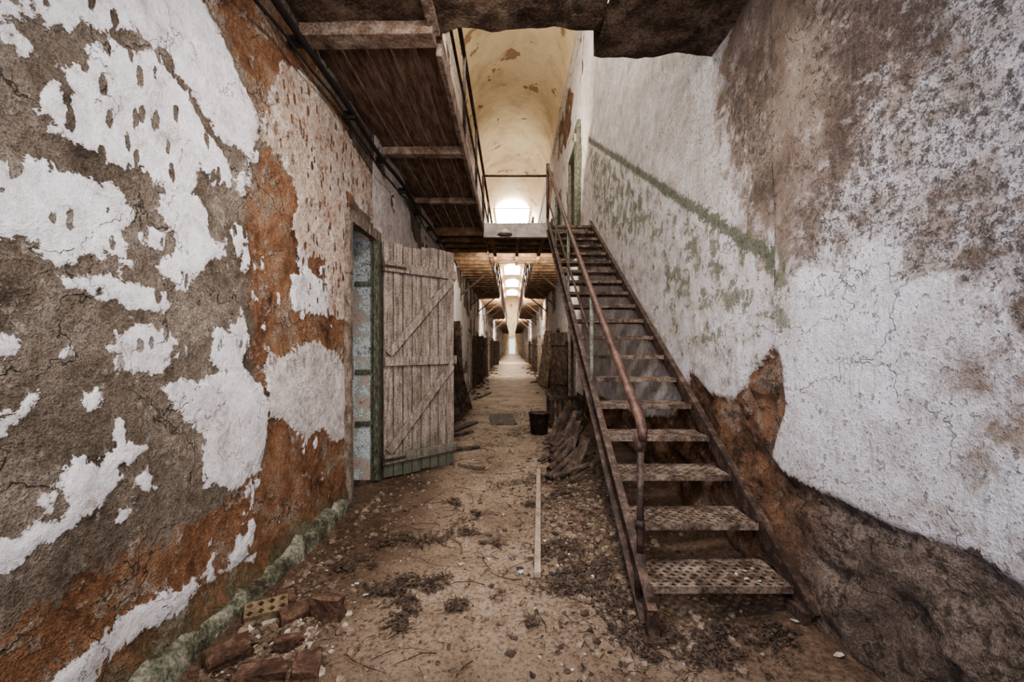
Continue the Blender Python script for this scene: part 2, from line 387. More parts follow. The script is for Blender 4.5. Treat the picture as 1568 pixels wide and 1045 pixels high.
# ---- left
LW = [
 [(-60,-20),(20,0),(60,-60),(190,-40),(205,40),(165,50),(125,38),(80,45),(30,28),(-60,40)],
 [(175,0),(200,-80),(275,-60),(345,60),(372,130),(402,190),(388,245),(335,205),(300,150),(255,80),(235,65),(200,35)],
 [(62,72),(90,100),(130,85),(160,55),(200,75),(245,90),(290,145),(320,200),(352,250),(358,290),(330,280),(310,250),(300,300),(335,335),(322,350),(350,390),(320,400),(282,442),(240,412),(268,385),(262,355),(235,320),(250,290),(215,250),(180,262),(150,250),(120,228),(62,205),(55,185),(98,188),(95,130)],
 [(-60,235),(0,245),(60,238),(100,262),(130,270),(165,270),(190,300),(205,345),(180,358),(202,410),(150,390),(120,395),(90,412),(60,400),(55,372),(20,360),(-60,370)],
 [(82,420),(160,425),(250,443),(266,470),(238,482),(190,470),(150,457),(90,442)],
 [(160,510),(200,490),(255,500),(262,530),(252,580),(170,560)],
 [(325,500),(348,505),(370,470),(385,520),(372,560),(400,590),(410,650),(398,720),(348,752),(312,740),(303,700),(312,670),(275,640),(245,592),(272,575),(310,592),(345,572),(320,545)],
 [(90,742),(130,703),(170,705),(176,740),(142,790),(60,832),(20,872),(-40,900),(-40,850),(40,820),(70,800),(100,785)],
 [(-40,670),(0,635),(75,590),(40,640),(0,690),(-40,710)],
 [(125,605),(155,600),(150,622),(126,624)],
 [(85,538),(110,536),(112,546),(88,548)], [(0,520),(25,525),(20,545),(-20,545)],
 [(270,330),(300,345),(290,360),(270,350)],
 [(336,365),(352,370),(345,388),(334,380)], [(362,340),(380,350),(372,400),(358,390)],
 [(366,268),(378,262),(374,300),(362,292)],
 [(405,528),(430,545),(480,520),(512,535),(530,570),(532,670),(510,680),(492,655),(468,672),(440,650),(410,630)],
 [(450,420),(480,412),(510,455),(505,485),(452,472)],
 [(362,810),(378,850),(310,895),(225,962),(160,1015),(120,1100),(40,1100),(150,965),(230,918),(300,888),(350,872)],
]
PINK = [(392,215),(412,140),(430,90),(470,120),(520,185),(560,250),(600,330),(600,372),(588,368),(530,290),(533,500),(505,480),(500,400),(468,392),(452,350),(455,300),(430,240)]
ORG = [(300,-60),(390,-60),(470,60),(540,200),(540,760),(470,850),(300,1100),(-200,1300),(-80,1000),(90,905),(160,868),(300,788),(352,760),(402,690),(395,600),(385,500),(378,300),(398,235),(400,180),(350,60)]
def far_holes(y0, n, st, w, h0, h1): return [(y0 + i * st, y0 + i * st + w, h0, h1) for i in range(n)]
holesL = [(3.4, 4.05, 0, 2.31)] + far_holes(9.9, 20, 2.7, .85, 0, 1.75) + far_holes(9.6, 12, 2.7, .9, 3.42, 5.5)
holesR = far_holes(9.1, 20, 2.7, .85, 0, 1.75) + far_holes(9.0, 12, 2.7, .9, 3.42, 5.6)
def cutsY(h): return sorted({round(v, 4) for t in h for v in t[:2]})
ysL = axis([(-2, .9, .12), (.9, 3.4, .016), (3.4, 8, .03), (8, 20, .12), (20, 66, .6)], cutsY(holesL))
hsL = axis([(-.05, 3.45, .016), (3.45, 9.3, .12)], (0.0, 1.75, 2.31, 3.42, 5.5))
hsL = hsL[hsL >= 0]
def fieldsL(Y, H):
    pl = sdf_many(Y, H, [[L(*p) for p in q] for q in LW])
    isl = fbm(Y * 7, H * 7, 4, 41) - .20 + np.clip(pl, -.14, 0) * .45
    pl = np.where((Y < 3.2) & (pl < 0), np.maximum(pl, isl * .4), pl)
    pk = sdf_poly(Y, H, [L(*p) for p in PINK])
    rnd = fbm(Y * 1.6, H * 1.6, 4, 3) * 1.2
    pl = np.maximum(np.maximum(pl, pk), np.where((Y > 4.05) | (H > 3.4), np.maximum(rnd * .6 + .07, -.2), -1))
    pl = np.where(Y < .98, rnd * .6, pl)
    org = sdf_poly(Y, H, [L(*p) for p in ORG])
    org = np.where(Y > 4.3, rnd * .5, org)
    pink = np.clip(np.maximum(pk, np.where(Y > 4.05, .1, -1)) * 12 + .6, 0, 1) * np.where(Y > 4.05, .45, 1)
    w10 = sdf_poly(Y, H, [L(*p) for p in LW[16]]); pink = np.maximum(pink, np.clip(w10 * 30 + .5, 0, .4))
    w1 = sdf_poly(Y, H, [L(*p) for p in LW[1]])
    spot = np.clip(-w1 * 20 + .2, 0, 1) * np.clip((H - 1.05) * 3, 0, 1)
    spot = np.where(Y > 4.05, 0, spot)
    foot = np.clip((.30 - H) * 6, 0, 1)
    return dict(pl=pl, org=org, pink=pink, spot=spot, foot=foot)
def dispL(Y, H, at):
    d = fbm(Y * 1.1, H * 1.1, 3, 9) * .06 + fbm(Y * 6, H * 6, 4, 5) * .026
    pl = at['pl'] + fbm(Y * 5, H * 5, 4, 1) * .02
    d += .008 * np.clip(pl / .03 + .5, 0, 1)
    d += np.clip((.22 - H), 0, 1) * .2
    return d
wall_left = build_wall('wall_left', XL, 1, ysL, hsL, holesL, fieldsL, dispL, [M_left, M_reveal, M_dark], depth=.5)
b = MB(); ybs = list(np.linspace(-1.9, 3.31, 90)); NY = len(ybs); k0 = 0
for yy in ybs:
    w1 = .012 * math.sin(yy * 3) + random.uniform(-.007, .007); h0 = .115 + .02 * math.sin(yy * 5) + random.uniform(-.018, .012)
    b.v += [(XL - .02, yy, -.02), (XL + .105 + w1, yy, -.02), (XL + .085 + w1, yy, h0 * .7), (XL + .065 + w1, yy, h0), (XL - .02, yy, h0 + .04)]
for i in range(NY - 1):
    for j in range(4): b.f.append((i * 5 + j, i * 5 + j + 1, i * 5 + j + 6, i * 5 + j + 5)); b.mi.append(0)
b.f.append(tuple((NY - 1) * 5 + j for j in range(5))); b.mi.append(0)
b.obj('baseboard_left', M_green)

# ---- right
RPL = [(70, .25), (70, 9.5), (-2, 9.5), (-2, .6)] + [R(*p) for p in [(1568,908),(1520,880),(1480,850),(1400,822),(1350,800),(1290,765),(1220,735),(1193,700),(1215,620),(1208,560),(1200,535),(1165,560),(1150,590),(1130,614),(1090,606),(1062,572),(1050,600),(1030,640),(980,640)]]
STA = [R(*p) for p in [(1104,70),(1130,-40),(1195,-200),(1480,-200),(1430,60),(1370,150),(1320,260),(1275,350),(1205,410),(1160,380),(1135,310),(1112,200)]]
STB = [R(*p) for p in [(1440,330),(1600,330),(1600,480),(1480,430)]]
STC = [R(*p) for p in [(1480,590),(1600,560),(1600,730),(1510,690)]]
CLN = [R(*p) for p in [(1205,400),(1330,360),(1430,460),(1500,600),(1480,760),(1300,740),(1215,690)]]
ROU = [R(*p) for p in [(1230,-200),(1700,-250),(1700,520),(1520,500),(1430,440),(1340,400),(1230,440),(1210,330),(1270,200)]]
ROU2 = [R(*p) for p in [(1130,90),(1195,60),(1200,330),(1150,320),(1110,170)]]
GRN = [[R(*p) for p in q] for q in [
    [(1182,395),(1205,400),(1203,500),(1188,490)], [(1060,360),(1110,395),(1100,430),(1050,400)], [(1118,432),(1150,430),(1140,470),(1118,460)],
    [(1085,495),(1112,505),(1105,525),(1085,520)], [(905,225),(960,270),(1000,330),(960,370),(915,340)], [(1030,400),(1060,430),(1050,470),(1020,440)]]]
ysR = axis([(-2, .9, .12), (.9, 3.6, .018), (3.6, 8, .03), (8, 20, .12), (20, 66, .6)], cutsY(holesR))
hsR = axis([(-.05, 3.6, .018), (3.6, 5.2, .035), (5.2, 9.3, .12)], (0.0, 1.75, 3.42, 5.6)); hsR = hsR[hsR >= 0]
def fieldsR(Y, H):
    pl = sdf_poly(Y, H, RPL)
    pl = np.where(Y > 8, np.maximum(fbm(Y, H, 4, 4) + .1, -.2), pl)
    st = np.maximum(np.maximum(sdf_poly(Y, H, STA), sdf_poly(Y, H, STB)), sdf_poly(Y, H, STC) - .03); ro = np.maximum(sdf_poly(Y, H, ROU), sdf_poly(Y, H, ROU2))
    gr = np.minimum(sdf_many(Y, H, GRN), .03)
    sl = 1.75 + .613 * (Y - 2.2)
    d = (H - sl) / math.sqrt(1 + .613 ** 2)
    band = np.where((Y > 2.2) & (Y < 7.7), .045 - np.abs(d), -1)
    gr = np.maximum(gr, np.where((Y > 2.25) & (d < 0) & (H > sl - 1.3), -.045 - .09 * np.abs(d + .25), -1))
    crack_shade = np.where((H > 1.2) & (H < 2.75), .010 - np.abs(Y - 2.19), -1)  # thin band for the step edge, crack and painted shade together
    warm = np.clip((Y - 1.75) * 2.2, 0, 1) * .8 + .15
    clean = np.maximum(np.clip(sdf_poly(Y, H, CLN) * 6 + .3, 0, 1), np.where((d > .1) & (Y > 2.9), .5, 0))
    return dict(pl=pl, stain=st, rough=ro, green=gr, stripe=band, crack_shade=crack_shade, warm=warm, clean=clean)
def dispR(Y, H, at):
    d = fbm(Y * 1.1, H * 1.1, 3, 19) * .06
    bare = np.clip(-at['pl'] / .05, 0, 1)
    led = np.clip((fbm(Y * 2.2, H * 3.2, 4, 33) + .02) / .03, 0, 1) * .028
    d += (fbm(Y * 4, H * 6, 4, 25) * .11 + led) * bare + fbm(Y * 9, H * 9, 4, 15) * .020
    d += .02 * np.clip(at['pl'] / .03 + .5, 0, 1) + np.where(Y < 2.19, .022, 0)
    d -= np.clip(1.95 - Y, 0, .6) * .10
    return d
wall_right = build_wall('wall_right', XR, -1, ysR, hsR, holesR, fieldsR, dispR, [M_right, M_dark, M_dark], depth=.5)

# ---- floor
xs = axis([(XL - .1, XR + .15, .03)]); yf = axis([(-2, 1, .1), (1, 5.5, .025), (5.5, 12, .08), (12, 66, .5)])
Xg, Yg = np.meshgrid(xs, yf)
pile = np.exp(-((Xg - .62) / .28) ** 2 - ((Yg - 3.6) / .9) ** 2) * .10
pile += np.exp(-((Xg - 1.35) / .2) ** 2) * .05 * (Yg < 7)
pile += np.exp(-((Xg + 1.35) / .14) ** 2) * .05 * ((Yg < 3.3) | (Yg > 5))
Zg = fbm(Xg * 2, Yg * 2, 4, 2) * .02 + fbm(Xg * 9, Yg * 9, 3, 6) * .018 + pile
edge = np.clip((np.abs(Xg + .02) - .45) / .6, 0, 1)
dirt_shade = np.maximum(edge, np.exp(-((Xg + 1.0) / .55) ** 2 - ((Yg - 3.0) / 1.0) ** 2))
dirt_shade = np.maximum(dirt_shade, np.exp(-((Xg - .55) / .4) ** 2 - ((Yg - 3.3) / 1.3) ** 2) * .9)
dirt_shade = np.maximum(dirt_shade, np.clip((2.1 - Yg) / .7, 0, 1) * .75)  # foreground falloff, shade painted through the dirt mask
dirt_shade = dirt_shade * np.clip(1.6 - Yg / 10, .25, 1)  # mask fades with distance, painting the far floor as brighter lit
idx = np.arange(Xg.size).reshape(Xg.shape)
q = np.stack([idx[:-1, :-1], idx[:-1, 1:], idx[1:, 1:], idx[1:, :-1]], -1).reshape(-1, 4)
fl = mkobj('floor', np.stack([Xg, Yg, Zg], -1).reshape(-1, 3).tolist(), [tuple(map(int, f)) for f in q], M_floor, smooth=True)
A = fl.data.attributes.new('dirt_shade', 'FLOAT', 'POINT'); A.data.foreach_set('value', dirt_shade.reshape(-1).astype(np.float32))
def gz(x, y):
    j = min(max(np.searchsorted(yf, y) - 1, 0), len(yf) - 2); i = min(max(np.searchsorted(xs, x) - 1, 0), len(xs) - 2)
    return float(max(Zg[j, i], Zg[j + 1, i], Zg[j, i + 1], Zg[j + 1, i + 1]))

# ---- back / far / upper walls
HG = 3.36
def plainwall(name, x0, x1, y0, y1, z0, z1, m):
    b = MB(); b.box(x0, x1, y0, y1, z0, z1); return b.obj(name, m)
plainwall('wall_back', XL - .1, XR + .1, -2.2, -2.0, 0, 3.5, M_vault)
plainwall('wall_upper', XL - .1, XR + .1, 2.45, 2.6, 3.75, 9.4, M_vault)
b = MB()
b.box(XL, -.45, 66, 66.2, 0, 9.2); b.box(.5, XR, 66, 66.2, 0, 9.2); b.box(-.45, .5, 66, 66.2, 2.4, 9.2); b.box(-.45, .5, 66, 66.2, 0, .02)
b.obj('wall_far', M_vault)

# ---- vault with skylights
cx = (XL + XR) / 2; rad = (XR - XL) / 2; SP = 7.8; NT = 28
b = MB()
ys = np.linspace(2.6, 66, 90)
k = []
for y in ys:
    row = []
    for t in range(NT + 1):
        a = math.pi * t / NT
        wob = .02 * math.sin(y * 2.1 + t) + .015 * math.sin(y * 5 + t * .7)
        row.append(len(b.v)); b.v.append((cx + (rad + wob) * math.cos(a), y, SP + (rad * .95 + wob) * math.sin(a)))
    k.append(row)
for i in range(len(ys) - 1):
    for t in range(NT): b.f.append((k[i][t], k[i][t + 1], k[i + 1][t + 1], k[i + 1][t])); b.mi.append(0)
vo = b.obj('ceiling_vault', M_vault, smooth=True)
for i, (y, w, ln, st) in enumerate([(5.0, .95, 3.2, 40), (25, 1.9, 5.0, 60), (33, 1.6, 3.8, 60), (42, 1.6, 3.8, 60), (51, 1.6, 3.8, 60), (60, 1.6, 3.8, 60)]):
    e = empty('window_%d' % (i + 1)); hz = SP + rad * .95 * math.sqrt(max(0, 1 - (w / 2 / rad) ** 2)) - .04
    g = MB(); g.add([(cx - w / 2, y - ln / 2, hz), (cx + w / 2, y - ln / 2, hz), (cx + w / 2, y + ln / 2, hz), (cx - w / 2, y + ln / 2, hz)], [(0, 3, 2, 1)])
    g.obj('skylight_glass', emis('skylight_daylight_%d' % i, (1, .96, .9), st), e)
    g = MB()
    for sx in (-1, 1): g.box(cx + sx * w / 2 - .03, cx + sx * w / 2 + .03, y - ln / 2, y + ln / 2, hz - .04, hz + .05)
    for q2 in range(5):
        yy = y - ln / 2 + ln * q2 / 4; g.box(cx - w / 2, cx + w / 2, yy - .02, yy + .02, hz - .03, hz + .02)
    g.obj('skylight_frame', M_fascia, e)
for i, (x0, x1) in enumerate([(XL - .02, XL + .07), (XR - .07, XR + .02)]):
    b = MB(); b.box(x0, x1, 2.6, 66, SP - .12, SP + .0); b.box(x0, x1 if i else x1 - .03, 2.6, 66, SP - .22, SP - .16); b.obj('trim_%d' % (i + 1), M_fascia)

# ------------------------------------------------------------------ near ceiling slab
b = MB()
def rough_slab(b, x0, x1, y0, y1, z0, z1, st=.05):
    nx = int((x1 - x0) / st); ny = int((y1 - y0) / st); k = len(b.v)
    X, Y = np.meshgrid(np.linspace(x0, x1, nx + 1), np.linspace(y0, y1, ny + 1))
    Z = z0 + fbm(X * 4, Y * 4, 4, 8) * .04
    Y2 = Y + (Y > y1 - .001) * fbm(X * 9, X * 0, 3, 5) * .08
    for a, c, d in zip(X.ravel(), Y2.ravel(), Z.ravel()): b.v.append((a, c, d))
    id = np.arange(X.size).reshape(X.shape) + k
    for j in range(ny):
        for i in range(nx): b.f.append((int(id[j, i]), int(id[j + 1, i]), int(id[j + 1, i + 1]), int(id[j, i + 1]))); b.mi.append(0)
    k2 = len(b.v)
    for i in range(nx + 1): b.v.append((X[-1, i], float(Y2[-1, i]) + .01, z1))
    for i in range(nx): b.f.append((int(id[-1, i]), k2 + i, k2 + i + 1, int(id[-1, i + 1]))); b.mi.append(0)
    b.add([(x0, y0, z1), (x1, y0, z1), (x1, y1 - .04, z1), (x0, y1 - .04, z1)], [(0, 1, 2, 3)])
rough_slab(b, XL, .57, -2, 2.72, HG - .01, HG + .35)
rough_slab(b, .57, XR, -2, 2.92, HG - .04, HG + .35)
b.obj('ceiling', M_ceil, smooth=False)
b = MB()
b.beam((-.53, .5, HG - .02), (-.50, 2.72, HG - .02), .06, .06, jit=.005)
b.beam((XL, 2.72, HG - .04), (-.5, 2.70, HG - .04), .13, .10, jit=.008)
b.beam((XL, 2.25, HG - .02), (-.53, 2.25, HG - .02), .04, .04, jit=.004)
b.obj('ceiling_beams', M_joist, bevel=.006)

# ------------------------------------------------------------------ galleries
def gallery(name, x0, x1, y0, y1, inner, joist_near):
    e = empty(name); b = MB()
    nb = 5; w = (x1 - x0) / nb
    yb = y0
    while yb < y1 - .1:
        ln = min(random.uniform(2.6, 3.4), y1 - yb)
        for i in range(nb):
            b.box(x0 + i * w + .005, x0 + (i + 1) * w - .005, yb + .004, yb + ln - .004, HG + random.uniform(-.006, .006), HG + .05)
        yb += ln
    b.obj('boards', M_plankY, e)
    b = MB(); c = MB(); y = y0 + 1.5 if joist_near else y0 + .2
    while y < y1:
        if y < 7.2: b.box(x0 + .01, x1, y - .05, y + .05, HG - .085, HG - .005, jit=.006); y += 1.47
        elif y < 34: c.box(x0 + .01, x1 - .01, y - .035, y + .035, HG - .14, HG - .005, jit=.006); y += .42
        else: c.box(x0 + .01, x1 - .01, y - .05, y + .05, HG - .14, HG - .005); y += 1.2
    if b.v: b.obj('joists', M_joist, e, bevel=.006)
    if c.v: c.obj('iron_joists', M_rustj, e)
    b = MB(); yy = max(y0, 2.8)
    b.box(inner - .02, inner + .02, yy, y1, HG - .08, HG + .08); b.obj('edge_beam', M_joist, e, bevel=.005)
    b = MB(); wx = x0 if inner == x1 else x1; sgn = 1 if inner == x1 else -1
    y = 10.8
    while y < 40:
        b.beam((wx + sgn * .02, y, HG - .75), (wx + sgn * .75, y, HG - .15), .04, .04)
        b.beam((wx + sgn * .02, y, HG - .9), (wx + sgn * .02, y, HG - .12), .04, .04); y += 2.7
    b.obj('brackets', M_rust, e)
    return e
gallery('gallery_walkway', XL, -.5, 2.85, 65.8, -.5, True)
gallery('gallery_walkway', .5, XR, 9.75, 65.8, .5, False)
def railing(name, x, y0, y1, step):
    b = MB()
    b.tube([(x, y0, HG + .98), (x, y1, HG + .98)], .022, 8); b.tube([(x, y0, HG + .52), (x, y1, HG + .52)], .014, 8)
    y = y0
    while y <= y1: b.tube([(x, y, HG - .02), (x, y, HG + .98)], .018, 8); y += step
    return b.obj(name, M_rust, smooth=True)
railing('gallery_railing', -.5, 2.9, 40, 1.47); railing('gallery_railing', .5, 9.9, 40, 1.47)

# landing bridge
e = empty('stair_landing'); b = MB()
y = 7.28
while y < 9.7:
    b.box(-.47, XR - .02, y, min(y + .16, 9.72), HG, HG + .045); y += .168
b.obj('deck_boards', M_plankY, e)
b = MB(); b.box(-.49, .62, 7.2, 7.27, HG - .19, HG + .06, jit=.004); b.box(.62, XR - .02, 7.2, 7.27, HG - .19, HG + .0)
b.obj('fascia', M_fascia, e, bevel=.006)
b = MB()
for y in np.arange(7.5, 9.7, .36): b.box(-.48, XR - .03, y - .04, y + .04, HG - .15, HG - .004, jit=.006)
for x in (-.35, .1, .55, 1.0): b.box(x - .03, x + .03, 7.28, 9.7, HG - .2, HG - .15)
b.obj('joists', M_rustj, e)
b = MB()
yr = 7.25; hr = 4.25
b.tube([(-.5, yr, hr), (.64, yr, hr)], .02, 8); b.tube([(-.5, yr, HG), (-.5, yr, hr)], .022, 8)
b.obj('landing_railing', M_rail, e, smooth=True)
b = MB(); cxl, cyl = -.12, 7.1
b.tube([(cxl, cyl, HG - .17), (cxl, cyl, HG - .13), (cxl, cyl, HG - .08)], [.13, .10, .03], 20); b.tube([(cxl, cyl, HG - .1), (cxl, cyl + .12, HG - .03)], .012, 6)
b.obj('ceiling_lamp_shade', M_fascia, smooth=True)

# ------------------------------------------------------------------ STAIRCASE
SX0, SX1 = .64, 1.325; RUN = .28; RISE = .175; Y1 = 1.97; Z1 = .165; N = 19
st = empty('iron_staircase')
cell = .0285; pm = perforated(24, 9, cell, .0115, .004, 2, 1.15)
tme = None
for n in range(N):
    y = Y1 + RUN * n; z = Z1 + RISE * n
    if tme is None:
        t = pm.obj('tread_1', M_tread, st); tme = t.data
    else:
        t = bpy.data.objects.new('tread_%d' % (n + 1), tme); C.objects.link(t); t.parent = st
    t.location = ((SX0 + SX1) / 2, y + .003 + 9 * cell / 2, z)
b = MB()
for n in range(N):
    y = Y1 + RUN * n; z = Z1 + RISE * n
    b.box(SX0, SX1, y - .006, y + .002, z - .030, z + .004); b.box(SX0, SX1, y + .252, y + .258, z - .03, z)
    b.box(SX0, SX0 + .012, y, y + .25, z - .035, z - .004); b.box(SX1 - .012, SX1, y, y + .25, z - .035, z - .004)
b.obj('tread_nosings', M_tread, st)
dv = Vector((0, RUN, RISE)).normalized(); up = Vector((0, -dv.z, dv.y))
def stringer(x, outward, name, dep):
    b = MB()
    s0 = Vector((x, Y1 - .04, Z1 - .05)); s1 = Vector((x, Y1 + RUN * N - .05, Z1 + RISE * (N) - .07))
    s0 = s0 - dv * .08
    b.beam(s0, s1, .012, dep, up=up)
    for k in (-1, 1):
        o = up * (dep / 2 * k) + Vector((outward * .016, 0, 0))
        b.beam(s0 + o, s1 + o, .042, .012, up=up)
    for n in range(N):
        for dy_ in (.06, .18):
            p = Vector((x + outward * .008, Y1 + RUN * n + dy_, Z1 + RISE * n - .03)); b.beam(p - Vector((.006, 0, 0)), p + Vector((.006, 0, 0)), .022, .022)
    return b.obj(name, M_rust, st)
stringer(SX0 - .012, -1, 'stringer_open_side', .17); stringer(SX1 + .012, 1, 'stringer_wall_side', .09)
b = MB()
b.beam((SX0 - .02, Y1 - .13, -.02), (SX0 - .02, Y1 - .10, .18), .05, .05)
b.box(SX0 - .07, SX0 + .03, Y1 - .17, Y1 - .05, -.02, .02)
b.box(SX1 - .02, SX1 + .03, Y1 - .10, Y1 + .02, -.02, .10)
b.obj('stringer_feet', M_rust, st)
def noseH(y): return Z1 + RISE * (y - Y1) / RUN
hx = SX0 - .02
b = MB()
ht = []
for i in range(12):
    y = 2.02 + (7.25 - 2.02) * i / 11; ht.append((hx, y, noseH(y) + .745 + .22 * (i / 11) ** 2))
b.tube([(hx, 1.98, .85), (hx, 1.985, .89)] + ht, [.018, .026] + [.024] * 12, 12)
b.obj('handrail', M_rail, st, smooth=True)
b = MB(); b.tube([(hx + .0, y, noseH(y) + .38) for y in (3.25, 4.6, 7.22)], .013, 8); b.obj('mid_rail', M_rust, st, smooth=True)
b = MB()
b.tube([(hx, 2.02, .10), (hx, 2.02, .30)], .026, 10); b.tube([(hx, 2.02, .1), (hx, 2.02, noseH(2.02) + .75)], .017, 10)
b.tube([(hx, 2.02, noseH(2.02) + .60), (hx, 2.02, noseH(2.02) + .69)], .032, 12); b.tube([(hx, 2.02, .42), (hx, 2.02, .46)], .022, 10)
b.obj('newel_post', M_rust, st, smooth=True)
b = MB()
for y in (3.25, 4.6, 5.9): b.tube([(hx, y, noseH(y) - .12), (hx, y, noseH(y) + .78)], .016, 10)
b.obj('rail_posts', M_post, st, smooth=True)
b = MB(); b.tube([(hx, 7.24, HG - .1), (hx, 7.24, noseH(7.25) + .99)], .028, 10); b.obj('top_post', M_rail, st, smooth=True)

# ------------------------------------------------------------------ DOOR in left wall
e = empty('trim_3'); fr = MB(); fx = XL
def jag(a, bb, w, h, n=10): 
    a = Vector(a); bb = Vector(bb)
    for i in range(n):
        p = a.lerp(bb, i / n); q2 = a.lerp(bb, (i + 1) / n); o = Vector((random.uniform(-.004, .004), random.uniform(-.005, .005), 0))
        fr.beam(p + o, q2 + o, w + random.uniform(-.008, .008), h, up=(1, 0, 0))
jag((fx + .02, 3.37, 0), (fx + .02, 3.37, 2.40), .05, .08, 14); jag((fx + .02, 3.33, 2.36), (fx + .02, 4.12, 2.36), .10, .08, 5)
fr.obj('jamb_near_and_lintel', M_frame, e)
b = MB(); b.box(fx + .0, fx + .09, 4.0, 4.06, 0, 2.31); b.box(fx + .035, fx + .09, 3.955, 4.0, .02, 2.30); b.obj('jamb_far', M_jamb, e, bevel=.006)
b = MB()
for zc in (.55, 1.05, 1.9): b.box(fx - .16, fx + .0, 4.02, 4.05, zc - .02, zc + .02)
b.obj('wall_battens', M_jamb, e)
e = empty('door_1')
P0 = Vector((-1.235, 4.00, 0)); P1 = Vector((-.635, 4.57, 0)); dd = (P1 - P0); W = dd.length; dd.normalize(); nn = Vector((dd.y, -dd.x, 0))
Md = Matrix((dd, nn, Vector((0, 0, 1)))).transposed().to_4x4(); Md.translation = P0
def dbox(b, u0, u1, n0, n1, z0, z1, jit=.0): 
    M = Md @ Matrix.Translation(((u0 + u1) / 2, (n0 + n1) / 2, (z0 + z1) / 2)); b.obox(M, u1 - u0, n1 - n0, z1 - z0, 0, jit)
b = MB(); npl = 8; pw = W / npl
for i in range(npl):
    o_ = random.uniform(-.006, .003)
    dbox(b, i * pw + .007, (i + 1) * pw - .007, -.012, .012 + o_, .035 + random.uniform(-.01, .015), 2.315 + random.uniform(-.035, .01), .0015)
    dbox(b, i * pw + pw * .5 - .002, i * pw + pw * .5 + .002, .010, .014 + o_, .05, 2.27)
b.obj('planks', M_door, e, bevel=.003)
b = MB(); dbox(b, .01, W - .01, -.02, -.012, .04, 2.27); b.obj('gap_shade_backing', M_wdark, e)  # dark sheet added behind the planks so the gaps read as shade
b = MB()
for zc in (2.06, 1.15, .21): dbox(b, -.003, W + .003, .018, .048, zc - .045, zc + .045, .002)
for z0, z1 in ((1.20, 2.02), (.26, 1.10)):
    a = Md @ Vector((.04, .032, z0 + .02)); c = Md @ Vector((W - .05, .032, z1 - .01))
    d3 = (c - a).normalized(); sd = nn; u3 = sd.cross(d3); M = Matrix((sd, d3, u3)).transposed().to_4x4(); M.translation = (a + c) / 2; b.obox(M, .034, (c - a).length, .08)
b.obj('rails_and_braces', M_door, e, bevel=.003)
b = MB()
for zc in (2.06, .21):
    dbox(b, -.03, .22, .048, .053, zc - .014, zc + .014)
    b.tube([Md @ Vector((-.012, .03, zc - .05)), Md @ Vector((-.012, .03, zc + .05))], .014, 8)
b.obj('strap_hinges', M_rust, e)

# ------------------------------------------------------------------ conduit and cables on left wall
b = MB()
pts = [(XL + .10 + .01 * math.sin(y * 3), y, 3.12 + .012 * math.sin(y * 4.3)) for y in np.linspace(.5, 9.5, 60)]
b.tube(pts, .020, 8)
pts = [(XL + .09, y, 3.02 + .03 * math.sin(y * 2.7) + .01 * math.sin(y * 9)) for y in np.linspace(.5, 7.5, 80)]
b.tube(pts, .009, 6)
for y in np.arange(.9, 9, .8): b.box(XL + .02, XL + .11, y - .015, y + .015, 3.09, 3.15)
b.obj('electrical_conduit', M_black, smooth=False)

# ------------------------------------------------------------------ cell doors and frames along the corridor
def cellframe(x, inw, a, bb, h0, h1):
    b = MB(); t = .07
    b.box(min(x, x + inw * .06), max(x, x + inw * .06), a - t, a, h0, h1 + t); b.box(min(x, x + inw * .06), max(x, x + inw * .06), bb, bb + t, h0, h1 + t)
    b.box(min(x, x + inw * .06), max(x, x + inw * .06), a, bb, h1, h1 + t); return b
k = 3; dk = 2
for hs_, x, inw in ((holesL[1:], XL, 1), (holesR, XR, -1)):
    for h in hs_:
        if h[0] > 36: continue
        k += 1; m = M_jamb if (h[2] > 1) else M_frame
        cellframe(x, inw, h[0], h[1], h[2], h[3]).obj('trim_%d' % k, m)
        if h[2] < 1:
            dk += 1
            if random.random() < .3: continue
            d = MB(); an = math.radians(random.uniform(5, 30)); w = .80
            hx0 = x + inw * .09; y0 = h[1] + .02
            c, s = math.cos(an), math.sin(an)
            for i in range(5):
                p0 = Vector((hx0 + inw * s * w * i / 5, y0 + c * w * i / 5, 0)); p1 = Vector((hx0 + inw * s * w * (i + .94) / 5, y0 + c * w * (i + .94) / 5, 0))
                mid = (p0 + p1) / 2; mid.z = .84; dr = (p1 - p0).normalized(); M = Matrix((dr, Vector((-dr.y, dr.x, 0)), Vector((0, 0, 1)))).transposed().to_4x4(); M.translation = mid
                d.obox(M, (p1 - p0).length, .03, 1.58)
            for zc in (.4, 1.35):
                a0 = Vector((hx0 + inw * .0, y0, zc)); a1 = Vector((hx0 + inw * s * w, y0 + c * w, zc)); d.beam(a0, a1, .075, .09)
            d.obj('door_%d' % dk, M_wdark if random.random() < .7 else M_wood)
b = MB(); b.box(XR - .10, XR - .0, 8.35, 8.45, 3.42, 5.75); b.box(XR - .10, XR, 8.35, 8.75, 5.75, 5.83); b.box(XR - .05, XR - .02, 8.45, 8.72, 3.42, 5.75)
b.obj('door_2', M_jamb)

